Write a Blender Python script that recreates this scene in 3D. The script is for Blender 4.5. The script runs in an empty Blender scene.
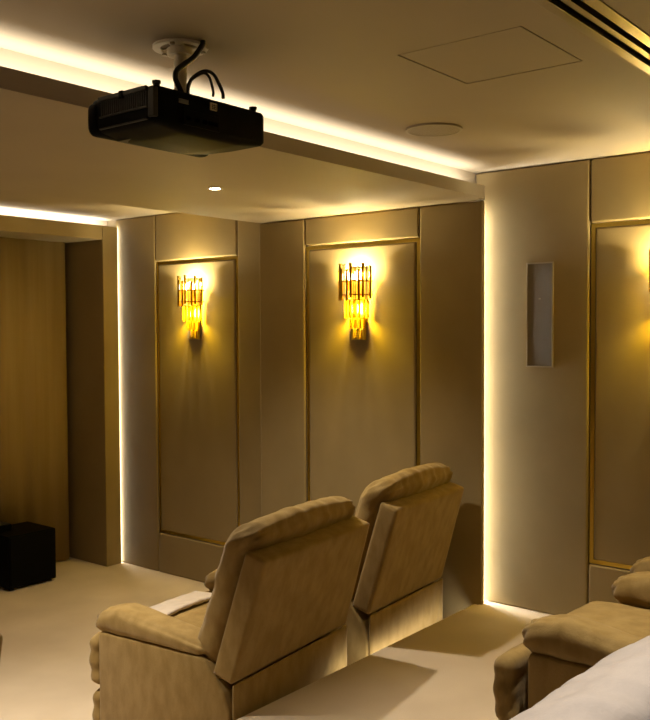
import bpy, bmesh, math, random
from mathutils import Vector, Matrix, noise
random.seed(7)
S = bpy.context.scene
C = S.collection
PI = math.pi

# ------------------------------------------------------------------ materials
def principled(name, col, rough=0.6, metal=0.0, spec=0.5):
    m = bpy.data.materials.new(name); m.use_nodes = True
    b = m.node_tree.nodes['Principled BSDF']
    b.inputs['Base Color'].default_value = (*col, 1)
    b.inputs['Roughness'].default_value = rough
    b.inputs['Metallic'].default_value = metal
    b.inputs['Specular IOR Level'].default_value = spec
    return m, m.node_tree, b

def textured(name, c1, c2, scale, rough, bump=0.0, bscale=None, sheen=0.0, spec=0.3, stretch=(1, 1, 1), detail=4.0, lo=0.35, hi=0.65, sheen_tint=None):
    m, t, b = principled(name, c1, rough, 0.0, spec)
    tc = t.nodes.new('ShaderNodeTexCoord'); mp = t.nodes.new('ShaderNodeMapping')
    mp.inputs['Scale'].default_value = stretch
    t.links.new(tc.outputs['Object'], mp.inputs['Vector'])
    n = t.nodes.new('ShaderNodeTexNoise'); n.inputs['Scale'].default_value = scale; n.inputs['Detail'].default_value = detail
    t.links.new(mp.outputs['Vector'], n.inputs['Vector'])
    r = t.nodes.new('ShaderNodeValToRGB')
    r.color_ramp.elements[0].position = lo; r.color_ramp.elements[1].position = hi
    r.color_ramp.elements[0].color = (*c1, 1); r.color_ramp.elements[1].color = (*c2, 1)
    t.links.new(n.outputs['Fac'], r.inputs['Fac']); t.links.new(r.outputs['Color'], b.inputs['Base Color'])
    if bump:
        n2 = t.nodes.new('ShaderNodeTexNoise'); n2.inputs['Scale'].default_value = bscale or scale * 8; n2.inputs['Detail'].default_value = 3
        t.links.new(mp.outputs['Vector'], n2.inputs['Vector'])
        bp = t.nodes.new('ShaderNodeBump'); bp.inputs['Strength'].default_value = bump; bp.inputs['Distance'].default_value = 0.004
        t.links.new(n2.outputs['Fac'], bp.inputs['Height']); t.links.new(bp.outputs['Normal'], b.inputs['Normal'])
    if sheen:
        b.inputs['Sheen Weight'].default_value = sheen; b.inputs['Sheen Roughness'].default_value = 0.45
        if sheen_tint: b.inputs['Sheen Tint'].default_value = (*sheen_tint, 1)
    return m

def emitter(name, col, power):
    m = bpy.data.materials.new(name); m.use_nodes = True; t = m.node_tree
    t.nodes.remove(t.nodes['Principled BSDF'])
    e = t.nodes.new('ShaderNodeEmission'); e.inputs['Color'].default_value = (*col, 1); e.inputs['Strength'].default_value = power
    t.links.new(e.outputs[0], t.nodes['Material Output'].inputs['Surface'])
    return m

WARM = (1.0, 0.80, 0.50)
LEDC = (1.0, 0.93, 0.78)
M = {}
M['pad'] = textured('taupe_wall_fabric', (.255, .190, .086), (.285, .214, .100), 3.0, .75, .25, 260, sheen=.15, spec=.25)
M['ceiling'] = textured('ceiling_paint', (.345, .287, .21), (.365, .303, .222), 1.5, .7, spec=.3)
M['wall_paint'] = textured('side_wall_fabric', (.25, .20, .125), (.27, .215, .135), 3.0, .8, .2, 200, spec=.2)
M['carpet'] = textured('beige_carpet', (.58, .47, .345), (.66, .545, .41), 2.2, .95, .9, 320, sheen=.25, spec=.05, detail=8)
M['velvet'] = textured('tan_velvet', (.240, .156, .050), (.310, .210, .077), 18.0, .78, .3, 180, sheen=.22, spec=.10, stretch=(1, 1, .5), detail=6, sheen_tint=(1, .92, .82))
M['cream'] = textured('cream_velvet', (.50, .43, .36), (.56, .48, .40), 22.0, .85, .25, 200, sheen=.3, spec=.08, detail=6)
M['curtain'] = textured('screen_curtain_fabric', (.28, .20, .085), (.33, .24, .11), 5.0, .85, .3, 150, spec=.15, stretch=(2.2, 2.2, .08))
M['brass'], _, _ = principled('polished_brass', (.74, .55, .11), .28, 1.0)
M['gold'], _, _ = principled('gold_rod', (.95, .62, .08), .2, 1.0)
M['amber'], _, ab = principled('amber_glass', (1.0, .66, .05), .12)
ab.inputs['Transmission Weight'].default_value = .55; ab.inputs['IOR'].default_value = 1.3
M['clear'], _, cb = principled('clear_glass', (1.0, .93, .75), .05)
cb.inputs['Transmission Weight'].default_value = .9
M['black_plastic'] = textured('black_plastic', (.0025, .0025, .0025), (.004, .004, .004), 20, .55, spec=.05)
M['dark_plastic'], _, _ = principled('charcoal_plastic', (.022, .021, .019), .5, 0, .3)
M['black_wood'] = textured('black_cabinet', (.0022, .0024, .0024), (.003, .003, .003), 12, .5, spec=.06)
M['void'], _, _ = principled('slot_black', (.002, .002, .002), .9, 0, .0)
M['rubber'], _, _ = principled('black_cable', (.006, .006, .006), .5)
M['white_metal'], _, _ = principled('white_painted_metal', (.70, .64, .54), .4)
M['alu'], _, _ = principled('satin_aluminium', (.34, .29, .21), .35, .9)
M['grille'] = textured('speaker_grille', (.15, .125, .088), (.19, .155, .11), 600, .6, .6, 900)
M['ceiling_grille'] = textured('ceiling_speaker_grille', (.29, .245, .175), (.33, .28, .20), 600, .6, .5, 900)
M['grille_frame'], _, _ = principled('grille_frame', (.34, .28, .19), .5)
M['sticker'], _, _ = principled('cream_sticker', (.62, .55, .36), .6)
M['grey_print'], _, _ = principled('grey_print', (.16, .16, .15), .6)
M['led'] = emitter('led_tape', (1.0, .94, .80), 62.0)
M['led_portal'] = emitter('led_tape_portal', (1.0, .94, .80), 32.0)
M['bulb'] = emitter('warm_bulb', (1.0, .82, .5), 60.0)
M['lens'] = emitter('downlight_lens', (1.0, .9, .75), 60.0)

# ------------------------------------------------------------------ helpers
def link(name, bm, mat, parent=None, smooth=False):
    me = bpy.data.meshes.new(name)
    bmesh.ops.recalc_face_normals(bm, faces=bm.faces[:])
    bm.to_mesh(me); bm.free()
    if smooth:
        for p in me.polygons: p.use_smooth = True
    o = bpy.data.objects.new(name, me); C.objects.link(o)
    me.materials.append(M[mat] if isinstance(mat, str) else mat)
    if parent: o.parent = parent
    return o

def add_box(bm, x0, x1, y0, y1, z0, z1, bev=0.0, seg=2):
    ret = bmesh.ops.create_cube(bm, size=1.0)
    vs = ret['verts']
    for v in vs:
        v.co = Vector(((x0 + x1) / 2 + v.co.x * (x1 - x0), (y0 + y1) / 2 + v.co.y * (y1 - y0), (z0 + z1) / 2 + v.co.z * (z1 - z0)))
    if bev:
        es = list({e for v in vs for e in v.link_edges})
        bmesh.ops.bevel(bm, geom=es, offset=bev, segments=seg, profile=.5, affect='EDGES', clamp_overlap=True)
    return bm

def box(*a, **k): return add_box(bmesh.new(), *a, **k)

def add_cyl(bm, p, r, h, seg=32, r2=None, axis='Z'):
    ret = bmesh.ops.create_cone(bm, cap_ends=True, segments=seg, radius1=r, radius2=r if r2 is None else r2, depth=h)
    m = Matrix.Translation(Vector(p))
    if axis == 'X': m = m @ Matrix.Rotation(PI / 2, 4, 'Y')
    if axis == 'Y': m = m @ Matrix.Rotation(PI / 2, 4, 'X')
    bmesh.ops.transform(bm, matrix=m, verts=ret['verts'])
    return bm

def add_ring(bm, c, r0, r1, z0, z1, seg=40):
    vs = []
    for i in range(seg):
        a = 2 * PI * i / seg
        ca, sa = math.cos(a), math.sin(a)
        vs.append([bm.verts.new((c[0] + r * ca, c[1] + r * sa, z)) for r, z in ((r0, z0), (r1, z0), (r1, z1), (r0, z1))])
    for i in range(seg):
        a, b = vs[i], vs[(i + 1) % seg]
        for k in range(4):
            bm.faces.new((a[k], a[(k + 1) % 4], b[(k + 1) % 4], b[k]))
    return bm

def tube(pts, r, seg=10, sub=6):
    """a smooth round tube along a Catmull-Rom path"""
    P = [Vector(p) for p in pts]
    Q = [2 * P[0] - P[1]] + P + [2 * P[-1] - P[-2]]
    path = []
    for i in range(1, len(Q) - 2):
        for k in range(sub):
            t = k / sub
            a, b, c, d = Q[i - 1], Q[i], Q[i + 1], Q[i + 2]
            path.append(.5 * ((2 * b) + (-a + c) * t + (2 * a - 5 * b + 4 * c - d) * t * t + (-a + 3 * b - 3 * c + d) * t ** 3))
    path.append(P[-1])
    bm = bmesh.new(); rings = []; up = Vector((.3, .2, 1)).normalized()
    for i, p in enumerate(path):
        t = (path[min(i + 1, len(path) - 1)] - path[max(i - 1, 0)]).normalized()
        u = t.cross(up)
        if u.length < 1e-3: u = t.cross(Vector((1, 0, 0)))
        u.normalize(); v = t.cross(u); up = -t.cross(u) if False else up
        rings.append([bm.verts.new(p + r * (math.cos(2 * PI * k / seg) * u + math.sin(2 * PI * k / seg) * v)) for k in range(seg)])
    for a, b in zip(rings, rings[1:]):
        for k in range(seg):
            bm.faces.new((a[k], a[(k + 1) % seg], b[(k + 1) % seg], b[k]))
    bm.faces.new(rings[0]); bm.faces.new(rings[-1])
    return bm

def soft(w, d, h, r, step=.02, puff=(0, 0, 0), wr=None, warp=None):
    """upholstered block centred on the origin: rounded edges, puffed faces, wrinkles, then a warp"""
    hx, hy, hz = w / 2, d / 2, h / 2
    n = [max(4, int(math.ceil(s / step))) for s in (w, d, h)]
    bm = bmesh.new(); vd = {}
    def V(i, j, k):
        key = (i, j, k)
        if key in vd: return vd[key]
        u = (2 * i / n[0] - 1, 2 * j / n[1] - 1, 2 * k / n[2] - 1)
        p = Vector((u[0] * hx, u[1] * hy, u[2] * hz))
        q = Vector((max(-hx + r, min(hx - r, p.x)), max(-hy + r, min(hy - r, p.y)), max(-hz + r, min(hz - r, p.z))))
        dv = p - q
        nn = dv.normalized() if dv.length > 1e-9 else Vector((0, 0, 1))
        p = q + nn * r
        f = [1 - abs(x) ** 2.2 for x in u]
        p.x += u[0] * puff[0] * f[1] * f[2]; p.y += u[1] * puff[1] * f[0] * f[2]; p.z += u[2] * puff[2] * f[0] * f[1]
        if wr: p += nn * wr(p, u)
        if warp: p = warp(p, u)
        vd[key] = bm.verts.new(p); return vd[key]
    nx, ny, nz = n
    for i in range(nx):
        for j in range(ny):
            for k in (0, nz): bm.faces.new((V(i, j, k), V(i + 1, j, k), V(i + 1, j + 1, k), V(i, j + 1, k)))
    for i in range(nx):
        for k in range(nz):
            for j in (0, ny): bm.faces.new((V(i, j, k), V(i + 1, j, k), V(i + 1, j, k + 1), V(i, j, k + 1)))
    for j in range(ny):
        for k in range(nz):
            for i in (0, nx): bm.faces.new((V(i, j, k), V(i, j + 1, k), V(i, j + 1, k + 1), V(i, j, k + 1)))
    return bm

def move(bm, m):
    bmesh.ops.transform(bm, matrix=m, verts=bm.verts[:]); return bm

def tag(o, label, cat, group=None):
    o['label'] = label; o['category'] = cat
    if group: o['group'] = group
    return o

def thing(name, label, cat, loc=(0, 0, 0), group=None):
    o = bpy.data.objects.new(name, None); C.objects.link(o); o.location = loc; o.empty_display_size = .1
    return tag(o, label, cat, group)

def struct(o):
    o['kind'] = 'structure'; return o

def dup(root, loc, label, group=None):
    r = root.copy(); C.objects.link(r); r.location = loc; r['label'] = label
    if group: r['group'] = group
    for ch in list(root.children):
        c = ch.copy(); C.objects.link(c); c.parent = r
        for g in list(ch.children):
            e = g.copy(); C.objects.link(e); e.parent = c
    return r

# ------------------------------------------------------------------ dimensions (metres; screen towards +Y, sconce wall on +X)
XN, XM, XF = 4.58, 4.50, 4.62        # faces of the near, middle and far wall bays
Y1, Y2 = 2.49, 4.22                  # ends of the middle bay
ZP, ZS, ZC = .332, 2.64, 2.81        # platform, soffit, ceiling
XL, YB = -1.9, -1.9                  # left and back walls
YP = 5.874                           # face of the screen portal
PE = 2.54                            # platform edge

# ------------------------------------------------------------------ setting
struct(link('floor', box(XL, 4.7, 2.45, 6.6, -.05, 0), 'carpet'))
fl = struct(link('floor_platform', box(XL, 4.7, YB, PE - .03, .0, ZP), 'carpet'))
struct(link('trim_1', box(XL, XM - .002, PE - .04, PE, ZP - .035, ZP, bev=.008), 'carpet'))          # carpeted nosing

def plate_with_holes(x0, x1, y0, y1, z0, z1, holes):
    xs = sorted({x0, x1, *[h[0] for h in holes], *[h[1] for h in holes]})
    ys = sorted({y0, y1, *[h[2] for h in holes], *[h[3] for h in holes]})
    bm = bmesh.new()
    for a, b in zip(xs, xs[1:]):
        for c, d in zip(ys, ys[1:]):
            cx, cy = (a + b) / 2, (c + d) / 2
            if any(h[0] < cx < h[1] and h[2] < cy < h[3] for h in holes): continue
            add_box(bm, a, b, c, d, z0, z1)
    bmesh.ops.remove_doubles(bm, verts=bm.verts[:], dist=1e-5)
    seen = {}
    for f in bm.faces:
        seen.setdefault(tuple(sorted(v.index for v in f.verts)), []).append(f)
    return bm

HATCH = (2.447, 2.900, 1.228, 1.672)
SLOT = (.9, 4.45, .975, 1.103)
bm = plate_with_holes(XL, 4.7, YB, 6.6, ZC, ZC + .02, [HATCH, SLOT])
struct(link('ceiling', bm, 'ceiling'))
struct(link('ceiling_void', box(XL, 4.7, YB, 6.6, ZC + .15, ZC + .17), 'void'))
bm = bmesh.new()
add_box(bm, XL, 4.44, Y1 - .044, Y1 + .005, ZS, ZS + .02)
add_box(bm, XL, 4.532, Y1 + .005, 2.588, ZS, ZS + .02)
add_box(bm, XL, 4.64, 2.588, 4.213, ZS, ZS + .02)
add_box(bm, XL, 4.44, Y1 - .044, Y1 - .026, ZS + .02, ZS + .066)
add_box(bm, XL, 4.56, 4.195, 4.213, ZS + .02, ZS + .066)
add_box(bm, XL, 4.64, 2.59, 4.07, ZS + .02, ZC)
struct(link('ceiling_soffit', bm, 'ceiling'))

struct(link('wall_right', box(4.64, 4.72, YB, 6.6, -.05, ZC), 'wall_paint'))
struct(link('wall_left', box(XL - .08, XL, YB, 6.6, -.05, ZC), 'wall_paint'))
struct(link('wall_back', box(XL, 4.7, YB - .08, YB, -.05, ZC), 'wall_paint'))
struct(link('wall_front', box(XL, 4.7, 6.42, 6.5, -.05, ZC), 'wall_paint'))
struct(link('wall_right_pilaster', box(4.5345, 4.64, 2.588, 4.15, 0, ZS), 'wall_paint'))

# screen portal: right pilaster, header over the recess and the back of its light cove
pt = struct(link('wall_portal', box(4.452, 4.600, YP, 6.42, 0, 2.745, bev=.006), 'pad'))
hd = struct(link('trim_2', box(XL, 4.452, YP, 6.35, 2.632, 2.745, bev=.006), 'pad'))
struct(link('trim_3', box(XL, 4.64, 6.06, 6.42, 2.746, ZC), 'ceiling'))

# curtain that closes the recess
def curtain_bm():
    bm = bmesh.new(); rows = []
    n = 520
    for i in range(n + 1):
        x = XL + .05 + (4.395 - XL - .05) * i / n
        y = 6.300 + .009 * math.sin(x * 21 + 1.2 * math.sin(x * 3.1)) + .005 * math.sin(x * 47 + 2)
        rows.append([(x, y)])
    fr = [[bm.verts.new((x, y, z)) for z in (0.012, 2.632)] for ((x, y),) in rows]
    bk = [[bm.verts.new((x, y + .006, z)) for z in (0.012, 2.632)] for ((x, y),) in rows]
    for i in range(n):
        bm.faces.new((fr[i][0], fr[i + 1][0], fr[i + 1][1], fr[i][1]))
        bm.faces.new((bk[i][0], bk[i][1], bk[i + 1][1], bk[i + 1][0]))
        for z in (0, 1): bm.faces.new((fr[i][z], fr[i + 1][z], bk[i + 1][z], bk[i][z]))
    for i in (0, n): bm.faces.new((fr[i][0], fr[i][1], bk[i][1], bk[i][0]))
    return bm
tag(link('curtain', curtain_bm(), 'curtain', smooth=True), 'tan floor length curtain filling the recess behind the black subwoofer', 'curtain')

# upholstered wall panels and brass frames
def pad(x, y0, y1, z0, z1, name, depth=.055):
    g = .003
    bm = box(x, x + depth, y0 + g, y1 - g, z0, z1, bev=.012, seg=4)
    return struct(link(name, bm, 'pad', smooth=False))

def frame(x, y0, y1, z0, z1, name, dp, w=.022):
    """mitred brass frame around an inset panel"""
    bm = bmesh.new()
    xa, xb = x + .016, x + dp - .002
    o = [(y0, z0), (y1, z0), (y1, z1), (y0, z1)]
    i = [(y0 + w, z0 + w), (y1 - w, z0 + w), (y1 - w, z1 - w), (y0 + w, z1 - w)]
    V = [[bm.verts.new((xx, *p)) for p in ring] for xx, ring in ((xa, o), (xa, i), (xb, i), (xb, o))]
    for a in range(4):
        for k in range(4):
            b = (a + 1) % 4; k2 = (k + 1) % 4
            bm.faces.new((V[a][k], V[a][k2], V[b][k2], V[b][k]))
    return struct(link(name, bm, 'brass'))

def bay(x, yl, yr, fy0, fy1, fz0, fz1, zb, zt, tag_, dp=.055):
    """yl > yr; frame between fy0 < fy1"""
    w = .022
    if yl - fy1 > .02: pad(x, fy1, yl, zb, zt, 'wall_right_panel', dp)
    if fy0 - yr > .02: pad(x, yr, fy0, zb, zt, 'wall_right_panel', dp)
    pad(x, fy0, fy1, fz1, zt, 'wall_right_panel', dp)
    pad(x, fy0, fy1, zb, fz0, 'wall_right_panel', dp)
    pad(x + .004, fy0 + w + .004, fy1 - w - .004, fz0 + w + .004, fz1 - w - .004, 'wall_right_panel', dp - .006)
    frame(x, fy0 + .003, fy1 - .003, fz0 + .003, fz1 - .003, tag_, dp)
bay(XN, 2.585, .0, 1.003, 1.898, .650, 2.470, ZP, ZC - .004, 'trim_4')
pad(XN, -1.88, 0, ZP, ZC - .004, 'wall_right_panel')
bay(XM, Y2, Y1, 2.918, 3.808, .312, 2.458, 0, ZS - .003, 'trim_5', .034)
bay(XF, 5.935, 4.155, 4.546, 5.440, .312, 2.445, 0, ZC - .004, 'trim_6')

# ------------------------------------------------------------------ LED tapes that show as bright lines
t = link('led_strip', box(4.538, 4.576, 2.572, 2.584, .001, ZS - .045), 'led')
tag(t, 'tall glowing light strip behind the edge of the middle wall panel, near the wall speaker', 'light strip')
t = link('led_strip', box(4.603, 4.617, 5.905, 5.915, .01, 2.745), 'led_portal')
tag(t, 'tall glowing light strip between the screen portal and the far wall panel', 'light strip')

# ------------------------------------------------------------------ wall sconces
def arc_band(r, z0, z1, th, a0=-PI / 2, a1=PI / 2, seg=28):
    bm = bmesh.new(); V = []
    for i in range(seg + 1):
        a = a0 + (a1 - a0) * i / seg
        c, s = -math.cos(a), math.sin(a)
        V.append([bm.verts.new((q * c, q * s, z)) for q, z in ((r, z0), (r + th, z0), (r + th, z1), (r, z1))])
    for a, b in zip(V, V[1:]):
        for k in range(4): bm.faces.new((a[k], a[(k + 1) % 4], b[(k + 1) % 4], b[k]))
    bm.faces.new(V[0]); bm.faces.new(V[-1][::-1])
    return bm

def make_sconce(loc, label):
    """origin on the wall face, at the middle of the bulbs; sticks out towards -X"""
    t = thing('wall_sconce', label, 'wall lamp', loc, 'gold rod wall sconces')
    link('back_plate', box(-.014, 0, -.055, .055, -.36, .09, bev=.004), 'brass', t)
    R = .118
    n = 13                                        # rods round the half drum
    for i in range(n):
        a = -PI / 2 + PI * (i + .0) / (n - 1)
        a *= .83
        lift = (.03, -.005, .045, .0, .02, .05, .0, .04, .012, .05, -.004, .03, .01)[i]
        z0, z1 = -.115 + lift * .35, .068 + lift * .8
        glass = i % 3 == 1
        rr = .0085 if not glass else .010
        bm = add_cyl(bmesh.new(), (-R * math.cos(a) - .006, R * math.sin(a), (z0 + z1) / 2), rr, z1 - z0, 12)
        add_cyl(bm, (-R * math.cos(a) - .006, R * math.sin(a), z1 + .003), rr * 1.25, .008, 12)
        link('glass_rod' if glass else 'gold_rod', bm, 'clear' if glass else 'gold', t, False)
    for z in (-.085, .0):
        bm = arc_band(R - .016, z, z + .010, .006); move(bm, Matrix.Translation((-.006, 0, 0))); link('band', bm, 'gold', t)
    # stepped tiers of hanging amber crystals
    for r, k, z0, z1 in ((.078, 9, -.225, -.112), (.048, 6, -.292, -.225), (.020, 3, -.350, -.292)):
        for i in range(k):
            a = (-PI / 2 + PI * i / (k - 1)) * .95
            bm = add_box(bmesh.new(), -.0085, .0085, -.0085, .0085, z0 + .004 * (i % 2), z1, bev=.003)
            move(bm, Matrix.Translation((-r * math.cos(a) - .014, r * math.sin(a), 0)) @ Matrix.Rotation(-a, 4, 'Z'))
            link('crystal_drop', bm, 'amber', t)
        bm = arc_band(r - .004, z1 - .004, z1 + .004, .008); move(bm, Matrix.Translation((-.014, 0, 0))); link('band', bm, 'gold', t)
    for s in (-1, 1):
        bm = bmesh.new(); bmesh.ops.create_uvsphere(bm, u_segments=14, v_segments=10, radius=.014)
        move(bm, Matrix.Translation((-.055, s * .035, .03)) @ Matrix.Diagonal((1, 1, 1.7, 1)))
        link('bulb', bm, 'bulb', t, True)
        bm = add_cyl(bmesh.new(), (-.055, s * .035, -.025), .010, .06, 14); link('bulb_holder', bm, 'brass', t)
    return t

SC = [((XN, 1.450, 2.208), 'gold rod wall sconce by the right edge, nearest the wall speaker'),
      ((XM, 3.362, 2.205), 'gold rod wall sconce in the middle brass frame, above the two recliner backs'),
      ((XF, 4.990, 2.200), 'gold rod wall sconce in the far frame, nearest the curtain')]
proto = make_sconce(*SC[0])
for l, lb in SC[1:]: dup(proto, l, lb)

def lamp(kind, name, loc, power, col, **k):
    d = bpy.data.lights.new(name, kind); d.energy = power; d.color = col
    for a, b in k.items(): setattr(d, a, b)
    o = bpy.data.objects.new(name, d); C.objects.link(o); o.location = loc
    return o
for (x, y, z), _ in SC:
    lamp('POINT', 'sconce_bulb_light', (x - .06, y, z + .052), 25.0, (1.0, .82, .46), shadow_soft_size=.016)
    lamp('POINT', 'sconce_amber_fill', (x - .056, y, z - .165), 52.0, (1.0, .66, .03), shadow_soft_size=.034)  # amber fill added in place of light bouncing off the gold

# ------------------------------------------------------------------ in-wall and ceiling fittings
t = thing('wall_speaker', 'slim flush rectangular speaker grille on the right wall panel', 'speaker', (XN, 2.178, 1.988))
link('grille', box(-.007, .0, -.072, .072, -.281, .281, bev=.002), 'grille', t)
bm = bmesh.new()
for a in ((-.079, .079, .281, .288), (-.079, .079, -.288, -.281)): add_box(bm, -.010, 0, a[0], a[1], a[2], a[3])
for a in ((-.079, -.072), (.072, .079)): add_box(bm, -.010, 0, a[0], a[1], -.281, .281)
link('grille_frame', bm, 'grille_frame', t)
link('badge', box(-.0085, -.0068, -.006, .006, .085, .092), 'alu', t)

t = thing('ceiling_speaker', 'round flush speaker grille in the ceiling near the right wall', 'speaker', (3.453, 2.159, ZC))
link('grille', add_cyl(bmesh.new(), (0, 0, -.003), .116, .008, 56), 'ceiling_grille', t)
link('grille_frame', add_ring(bmesh.new(), (0, 0), .116, .127, -.009, .0, 56), 'grille_frame', t)

t = thing('access_hatch', 'square flush access hatch outlined in the ceiling, beside the slot vent', 'hatch', ((HATCH[0] + HATCH[1]) / 2, (HATCH[2] + HATCH[3]) / 2, ZC))
hw, hd_ = (HATCH[1] - HATCH[0]) / 2, (HATCH[3] - HATCH[2]) / 2
link('hatch_panel', box(-hw + .006, hw - .006, -hd_ + .006, hd_ - .006, .0005, .016, bev=.001), 'ceiling', t)

t = thing('slot_vent', 'long linear air vent with two black slots in the ceiling corner', 'vent', ((SLOT[0] + SLOT[1]) / 2, (SLOT[2] + SLOT[3]) / 2, ZC))
L = (SLOT[1] - SLOT[0]) / 2
link('flange', box(-L, L, -.074, -.036, -.004, .012, bev=.001), 'alu', t)
link('flange', box(-L, L, .034, .070, -.004, .012, bev=.001), 'alu', t)
link('divider', box(-L, L, -.011, .010, -.002, .03), 'alu', t)
link('slot_liner', box(-L, L, -.062, .062, .045, .05), 'void', t)

def downlight(x, y, z, label):
    t = thing('downlight', label, 'light', (x, y, z), 'recessed downlights')
    link('bezel', add_ring(bmesh.new(), (0, 0), .027, .040, -.005, .0, 36), 'white_metal', t)
    link('lens', add_cyl(bmesh.new(), (0, 0, -.0015), .0265, .003, 30), 'lens', t)
    return t
DL = [(3.233, 3.335, ZS)]
downlight(3.233, 3.335, ZS, 'small round bright downlight recessed in the ceiling soffit')

def spot(loc, power, size=112, blend=.55, r=.03, col=(1.0, .88, .70)):
    o = lamp('SPOT', 'downlight_or_fill', loc, power, col, spot_size=math.radians(size), spot_blend=blend, shadow_soft_size=r)
    return o
spot((3.233, 3.335, ZS - .02), 150, 116, 1.0)
spot((1.60, 3.335, ZS - .02), 330, 78, 1.0)
spot((-.05, 3.335, ZS - .02), 120, 78, 1.0)
spot((-.60, .60, ZC - .02), 150, 84, 1.0)  # unseen fill added to lift the soffit face and chair backs
spot((2.75, 1.20, ZC - .02), 150, 64, 1.0)  # fill added to brighten the platform recliner, no fitting here
spot((1.20, .60, ZC - .02), 88, 78, 1.0, col=(1.0, .93, .86))

# ------------------------------------------------------------------ hidden LED tapes in the coves
def strip(name, x0, x1, y, z, power, rot, w=.012, col=LEDC):
    o = lamp('AREA', name, ((x0 + x1) / 2, y, z), power, col, shape='RECTANGLE', size=x1 - x0, size_y=w)
    o.rotation_euler = rot
    return o
strip('cove_tape', XL + .05, 4.44, 2.512, ZS + .032, 24, (PI * .78, 0, 0))
strip('cove_tape', XL + .05, 4.54, 4.148, ZS + .032, 27, (PI * 1.2, 0, 0))
strip('header_tape', XL + .05, 4.58, 6.00, 2.752, 27, (PI * .96, 0, 0))
strip('nosing_tape', 3.30, 4.45, PE - .006, ZP - .045, 1.7, (math.radians(60), 0, 0), .01)

# ------------------------------------------------------------------ recliners
def N(x, y, z, s): return noise.noise(Vector((x * s, y * s, z * s)))

def ribs(v, x, k, ph):
    """soft creases running across coordinate v, bent by noise"""
    return math.sin(v * k + 3.0 * N(x, v, ph, 6) + ph)

def prism(poly, x0, x1, bev=.014):
    bm = bmesh.new()
    a = [bm.verts.new((x0, y, z)) for y, z in poly]; b = [bm.verts.new((x1, y, z)) for y, z in poly]
    bm.faces.new(a); bm.faces.new(b[::-1])
    for i in range(len(poly)):
        j = (i + 1) % len(poly); bm.faces.new((a[i], a[j], b[j], b[i]))
    bmesh.ops.recalc_face_normals(bm, faces=bm.faces[:])
    bmesh.ops.bevel(bm, geom=bm.edges[:], offset=bev, segments=3, profile=.5, affect='EDGES', clamp_overlap=True)
    return bm

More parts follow.
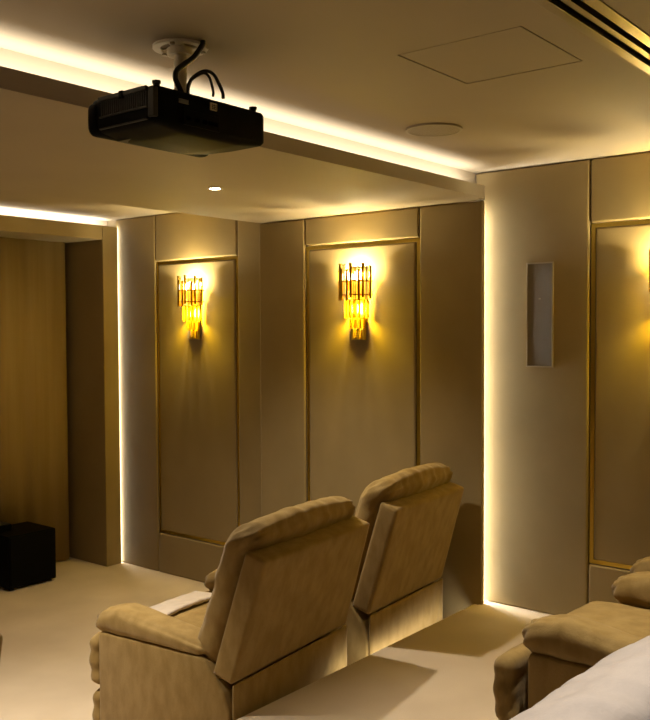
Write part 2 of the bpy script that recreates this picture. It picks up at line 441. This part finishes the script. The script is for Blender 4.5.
TH = math.radians(16.6)
def make_recliner(loc, label, group):
    t = thing('recliner', label, 'recliner', loc, group)
    # arms
    prof = [(.765, .02), (.765, .53), (.755, .552), (.45, .556), (.16, .552), (.135, .54), (.04, .43), (.006, .345), (.004, .30), (.004, .02)]
    for s in (-1, 1):
        x0, x1 = sorted((s * .455, s * .295))
        link('arm_panel', prism(prof, x0, x1), 'velvet', t, True)
        def wr(p, u):
            e = max(0, u[1]) ** 3                       # gathers at the front end
            b = max(0, -u[1] - .5)
            return (.002 * N(p.x, p.y, p.z, 14) + .0085 * e * ribs(p.x + .6 * p.z, p.y, 130, 1) * (.4 + 1.6 * abs(N(p.x, p.z, 2.2, 12))) + .006 * b * ribs(p.z + p.x, p.y, 110, 2)
                    + .0022 * ribs(p.y + .4 * p.x, p.x, 70, 3) * (.2 + e))
        def wp(p, u, s=s):
            k = (p.y + .32) / .64                        # 0 rear .. 1 front
            top = (u[2] + 1) / 2
            z = .545 + top * (.058 + .066 * min(1, k * 1.25) - .028 * max(0, k - .80) / .20) + (p.z - u[2] * .06)
            return Vector((s * .375 + p.x * (.95 + .07 * k), p.y + .462 + .010 * math.sin(top * PI) * k, z))
        link('arm_pad', soft(.168, .640, .120, .045, .0125, (.006, .010, .003), wr, wp), 'velvet', t, True)
    # seat
    def wr(p, u): return .003 * N(p.x, p.y, p.z, 9) + .002 * ribs(p.y, p.x, 40, 5)
    bm = soft(.588, .70, .17, .05, .02, (.0, .012, .035), wr); move(bm, Matrix.Translation((0, .475, .442)))
    link('seat_cushion', bm, 'velvet', t, True)
    link('base_frame', box(-.293, .293, .02, .75, .02, .345, bev=.01), 'velvet', t)
    # closed footrest: an upper and a lower padded board
    def wrf(p, u): return .002 * N(p.x, p.y, p.z, 12) + .004 * abs(u[0]) ** 8 * ribs(p.z, p.x, 70, 1)
    def wpf(p, u):
        return Vector((p.x, p.y - .05 * (u[2] * .5 - .1) ** 2, p.z))
    for z0, z1, dy in ((.285, .525, .004), (.03, .275, -.012)):
        bm = soft(.892, .075, z1 - z0, .034, .016, (.004, .012, .0), wrf, wpf)
        move(bm, Matrix.Translation((0, .808 + dy, (z0 + z1) / 2))); link('footrest_panel', bm, 'velvet', t, True)
    # reclined back: flat outer panel, overstuffed cushion before it
    rec = Matrix.Translation((0, 0, .465)) @ Matrix.Rotation(TH, 4, 'X')
    def wps(p, u):
        k = (p.z + .28) / .56
        return Vector((p.x * (1.0 - .062 * k), p.y, p.z))
    def wrs(p, u): return .0012 * N(p.x, p.y, p.z, 16)
    bm = soft(.893, .105, .548, .010, .016, (.002, .005, .002), wrs, wps); move(bm, rec @ Matrix.Translation((0, .0525, .274)))
    link('back_panel', bm, 'velvet', t, True)
    def wrc(p, u):
        top = max(0, u[2] - .25) / .75
        side = abs(u[0]) ** 4
        return (.005 * N(p.x, p.y, p.z, 8) + .003 * N(p.x, p.y, p.z, 24)
                + (.0045 * top ** .7) * ribs(p.x + .45 * p.y + .05 * N(p.x, p.z, 7.1, 7), p.z, 58, 1.3) * (.15 + 1.5 * abs(N(p.x, p.y, 3.3, 6)))
                - .005 * top * math.exp(-((p.y + .045) / .0075) ** 2)
                + .0042 * side * ribs(p.z + .5 * p.y, p.y, 38, 4) + .004 * top * side * ribs(p.y * 1.2 + p.z, p.x, 110, 2))
    def wpc(p, u):
        k = (p.z + .34) / .68
        q = Vector(p)
        q.x *= 1.0 - .025 * k - .03 * max(0, k - .85) / .15
        q.y -= .055 * max(0, k - .80) / .20                       # head roll leans back over the panel
        q.z += .018 * (1 - u[0] ** 2) * max(0, u[2])
        q.y += .02 * math.exp(-((k - .2) / .12) ** 2) * max(0, u[1])
        return q
    bm = soft(.850, .150, .640, .070, .0125, (.012, .018, .016), wrc, wpc); move(bm, rec @ Matrix.Translation((0, .172, .312)))
    link('back_cushion', bm, 'velvet', t, True)
    # cloth skirt that closes the back under the reclined panel
    def wsk(p, u):                                  # slack folds running down from the right corner
        d = (p.x - .42) + .75 * (.2 - p.z) * .55
        return .002 * N(p.x, p.y, p.z, 7) + .005 * math.exp(-(d / .022) ** 2) + .004 * math.exp(-((d + .10 + .2 * (.2 - p.z)) / .03) ** 2)
    bm = soft(.880, .012, .425, .005, .02, (0, .003, 0), wsk); move(bm, Matrix.Translation((0, -.004, .252)))
    link('rear_skirt', bm, 'velvet', t, True)
    return t

G1 = 'recliners in the lower front row'; G2 = 'recliners on the raised platform'
r1 = make_recliner((2.994, 2.607, 0), 'tan velvet recliner in front of the platform edge, with its left arm showing', G1)
c2 = dup(r1, (3.975, 2.650, 0), 'tan velvet recliner between the other front recliner and the sconce wall, seen from behind', G1)
c2.scale = (.905, 1, 1.035)
c2.rotation_euler.z = math.radians(4.6); r1.rotation_euler.z = math.radians(5.9)
c0 = dup(r1, (1.055, 2.607, 0), 'recliner cut off by the left edge, only a sliver of its back showing', G1)
c4 = dup(r1, (2.965, .49, ZP), 'tan recliner on the raised platform, its rounded left arm and closed footrest facing the screen', G2)
c3 = dup(r1, (3.806, .445, ZP), 'recliner on the raised platform against the right wall, at the right edge', G2)
c5 = dup(r1, (1.115, .462, ZP), 'recliner with a pale cream headrest nearest the camera, in the bottom right corner', G2)
for o in (c0, c3, c4, c5): o.rotation_euler.z = math.radians(-3)
c0.rotation_euler.z = 0
c4.scale.x = c3.scale.x = .9; c3.scale.z = 1.05; c3.location.x = 3.808
for o in c5.children:                       # paler cream material on this one's back cushion and panel
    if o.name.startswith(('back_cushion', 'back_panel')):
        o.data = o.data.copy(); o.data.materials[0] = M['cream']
for o in c4.children:                       # its footrest stands slightly off the arms
    if o.name.startswith('footrest'): o.location.y = .055; o.location.z = -.012
    if o.name.startswith('seat'): o.location.y = .045; o.location.z = .030

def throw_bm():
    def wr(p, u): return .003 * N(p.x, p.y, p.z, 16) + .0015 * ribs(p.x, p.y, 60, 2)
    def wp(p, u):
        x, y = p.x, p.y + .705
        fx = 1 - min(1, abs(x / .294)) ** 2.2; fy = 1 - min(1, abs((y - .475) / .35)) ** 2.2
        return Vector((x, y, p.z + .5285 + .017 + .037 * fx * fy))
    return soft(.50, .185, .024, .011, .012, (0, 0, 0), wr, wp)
o = link('folded_throw', throw_bm(), 'cream', None, True)  # thin paler layer added over the seat front
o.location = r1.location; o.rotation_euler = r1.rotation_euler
tag(o, 'pale cream layer along the seat front of the nearer front recliner', 'throw')

# ------------------------------------------------------------------ subwoofer and box on it
t = thing('subwoofer', 'black cube subwoofer on the carpet before the curtain', 'speaker', (3.775, 6.055, 0))
link('cabinet', box(-.20, .20, -.185, .19, .018, .405, bev=.006), 'black_wood', t)
link('front_grille', box(-.192, .192, -.198, -.186, .028, .397, bev=.005), 'black_wood', t)
for sx in (-1, 1):
    for sy in (-1, 1):
        link('foot', add_cyl(bmesh.new(), (sx * .16, sy * .15, .009), .02, .018, 16), 'rubber', t)
t = thing('media_box', 'small flat black box lying on top of the black subwoofer', 'media box', (3.645, 6.135, .405))
link('case', box(-.07, .07, -.085, .095, .004, .05, bev=.004), 'black_plastic', t)
link('lid', box(-.066, .066, -.08, .09, .05, .053, bev=.001), 'dark_plastic', t)
for sx in (-1, 1):
    link('foot', add_cyl(bmesh.new(), (sx * .05, 0, .002), .012, .004, 12), 'rubber', t)

# ------------------------------------------------------------------ projector, its mount and cables
PX, PY = 1.937, 2.15
t = thing('projector', 'black ceiling projector hanging upside down from a white bracket', 'projector', (PX, PY, 2.507))
def wpj(p, u):
    q = Vector(p)
    low = max(0, -u[2])
    q.y += 0
    q.z += .012 * low * max(0, abs(u[0]) - .5) * 2 + .006 * low * max(0, u[1])
    return q
bm = soft(.466, .300, .120, .016, .012, (.004, .004, .004), None, wpj); move(bm, Matrix.Translation((0, .0, .056)))
body = link('body', bm, 'black_plastic', t, True)
bm = soft(.478, .06, .104, .022, .012, (.006, .008, 0)); move(bm, Matrix.Translation((0, .135, .056)))
link('front_bezel', bm, 'black_plastic', t, True)
# side vents: two banks of upright louvres with a cover strip
bm = bmesh.new()
add_box(bm, -.2335, -.226, -.122, .098, .050, .055); add_box(bm, -.2335, -.226, -.122, .098, .016, .02)
for i in range(22):
    y = -.120 + .0098 * i
    add_box(bm, -.2325, -.226, y, y + .004, .055, .100)
link('side_vent', bm, 'dark_plastic', t)
link('filter_cover', box(-.2365, -.226, -.122, .100, .099, .113, bev=.002), 'dark_plastic', t)
link('corner_cap', box(-.231, -.214, -.1515, -.124, .022, .108, bev=.003), 'dark_plastic', t)
link('latch', box(-.239, -.228, -.02, -.002, .092, .115, bev=.002), 'black_plastic', t)
for o in t.children:
    if o.name.split('.')[0] in ('side_vent', 'filter_cover', 'corner_cap', 'latch'): o.location.x = -.0075
for x, y in ((-.205, -.125), (.20, -.125), (.0, .12)):
    bm = add_cyl(bmesh.new(), (x, y, .119), .010, .014, 16); add_cyl(bm, (x, y, .128), .013, .008, 16)
    link('foot', bm, 'rubber', t)
# rear face: sockets, faint logo print, cream label
link('socket_panel', box(-.13, .02, -.1535, -.148, .016, .062, bev=.002), 'black_plastic', t)
for x in (-.11, -.075, -.045, -.02, .0):
    link('socket', box(x - .009, x + .009, -.1555, -.153, .03, .042, bev=.001), 'void', t)
bm = bmesh.new()
for k in range(5): add_box(bm, -.146 + .0075 * k, -.141 + .0075 * k, -.1545, -.150, .0795, .0885)
add_box(bm, -.147, -.109, -.1545, -.150, .0765, .0785)
link('logo', bm, 'grey_print', t)
lb = link('label_sticker', box(-.020, .006, -.1545, -.150, .078, .100), 'sticker', t)
bm = bmesh.new()
for z in (.082, .087, .092): add_box(bm, -.016, .002, -.1549, -.1544, z, z + .0018)
for x in (-.013, -.006, .001): add_box(bm, x, x + .0022, -.1549, -.1544, .0805, .097)
link('label_print', bm, 'dark_plastic', lb)
for o in t.children:
    if o.name.split('.')[0] in ('socket_panel', 'socket', 'logo', 'label_sticker'): o.location.y = -.0035
# lens window on the front face
bm = add_cyl(bmesh.new(), (-.10, .175, .055), .036, .016, 32, axis='Y'); link('lens_ring', bm, 'dark_plastic', t)
bm = add_cyl(bmesh.new(), (-.10, .1795, .055), .028, .010, 32, axis='Y'); link('lens', bm, 'clear', t)
link('control_panel', box(-.15, -.04, .06, .13, -.0005, .004, bev=.0015), 'dark_plastic', t)

t = thing('projector_bracket', 'white metal bracket holding the black projector under the ceiling', 'bracket', (PX, PY, ZC))
bm = bmesh.new()
for k in range(3):                                           # three-armed ceiling plate with bolt holes' bosses
    a = PI / 2 + k * 2 * PI / 3
    b2 = add_box(bmesh.new(), 0, .088, -.022, .022, -.006, 0, bev=.003); move(b2, Matrix.Rotation(a, 4, 'Z'))
    me = bpy.data.meshes.new('tmp'); b2.to_mesh(me); b2.free(); bm.from_mesh(me); bpy.data.meshes.remove(me)
add_ring(bm, (0, 0), .062, .086, -.008, 0, 40)
link('ceiling_plate', bm, 'white_metal', t)
bm = add_cyl(bmesh.new(), (0, 0, -.018), .040, .022, 28); link('swivel_cup', bm, 'white_metal', t, False)
link('pole', add_cyl(bmesh.new(), (0, 0, -.085), .020, .13, 24), 'white_metal', t)
bm = bmesh.new(); bmesh.ops.create_uvsphere(bm, u_segments=20, v_segments=14, radius=.027); move(bm, Matrix.Translation((0, 0, -.150)))
link('ball_joint', bm, 'white_metal', t, True)
bm = add_box(bmesh.new(), -.055, .055, -.045, .045, -.1805, -.1755, bev=.002); add_cyl(bm, (0, 0, -.170), .022, .014, 20)
link('lower_plate', bm, 'dark_plastic', t)
for k in range(3):
    a = PI / 2 + k * 2 * PI / 3
    link('bolt', add_cyl(bmesh.new(), (.074 * math.cos(a), .074 * math.sin(a), -.010), .008, .008, 6), 'alu', t)

def P(dx, dy, dz): return (PX + dx, PY + dy, ZC + dz)
tag(link('power_cable', tube([P(.006, -.098, 0), P(-.005, -.105, -.019), P(-.034, -.100, -.059), P(-.074, -.095, -.091), P(-.096, -.090, -.113), P(-.096, -.085, -.135), P(-.078, -.080, -.155), P(-.062, -.075, -.171)], .0085), 'rubber', None, True),
    'thick black cable running down beside the white projector bracket', 'cable')
tag(link('signal_cable', tube([P(-.050, -.090, -.174), P(-.050, -.092, -.150), P(-.039, -.100, -.122), P(-.011, -.120, -.100), P(.012, -.135, -.106), P(.025, -.145, -.132), P(.042, -.146, -.160), P(.048, -.142, -.176)], .0055), 'rubber', None, True),
    'outer looped black cable arching over the top of the projector', 'cable', 'looped projector cables')
tag(link('signal_cable', tube([P(-.066, -.105, -.175), P(-.064, -.105, -.150), P(-.050, -.112, -.130), P(-.025, -.130, -.111), P(-.008, -.138, -.120), P(.001, -.142, -.147), P(.006, -.142, -.166), P(.008, -.138, -.177)], .0042), 'rubber', None, True),
    'inner smaller looped black cable arching over the top of the projector', 'cable', 'looped projector cables')

# ------------------------------------------------------------------ world, camera
w = bpy.data.worlds.new('world'); S.world = w; w.use_nodes = True
w.node_tree.nodes['Background'].inputs[0].default_value = (1, .8, .55, 1)
w.node_tree.nodes['Background'].inputs[1].default_value = .0

yaw, pit, rol, f = math.radians(51.03702), math.radians(-2.04160), math.radians(.24265), 894.134
fwd = Vector((math.sin(yaw) * math.cos(pit), math.cos(yaw) * math.cos(pit), math.sin(pit)))
r = Vector((math.cos(yaw), -math.sin(yaw), 0)); d = fwd.cross(r)
r2 = r * math.cos(rol) + d * math.sin(rol); d2 = -r * math.sin(rol) + d * math.cos(rol)
cam = bpy.data.cameras.new('camera'); co = bpy.data.objects.new('camera', cam); C.objects.link(co)
co.matrix_world = Matrix(((r2.x, -d2.x, -fwd.x, 0), (r2.y, -d2.y, -fwd.y, 0), (r2.z, -d2.z, -fwd.z, 1.92), (0, 0, 0, 1)))
cam.sensor_fit = 'HORIZONTAL'; cam.sensor_width = 36; cam.lens = f / 650 * 36
cam.clip_start = .02
S.camera = co

S.view_settings.view_transform = 'Standard'; S.view_settings.look = 'None'
S.view_settings.gamma = 1; S.view_settings.use_curve_mapping = False
S.view_settings.exposure = 0.12
S.cycles.use_denoising = True
S.cycles.max_bounces = 10; S.cycles.diffuse_bounces = 6
S.cycles.sample_clamp_indirect = 6.0
S.cycles.caustics_reflective = False; S.cycles.caustics_refractive = False
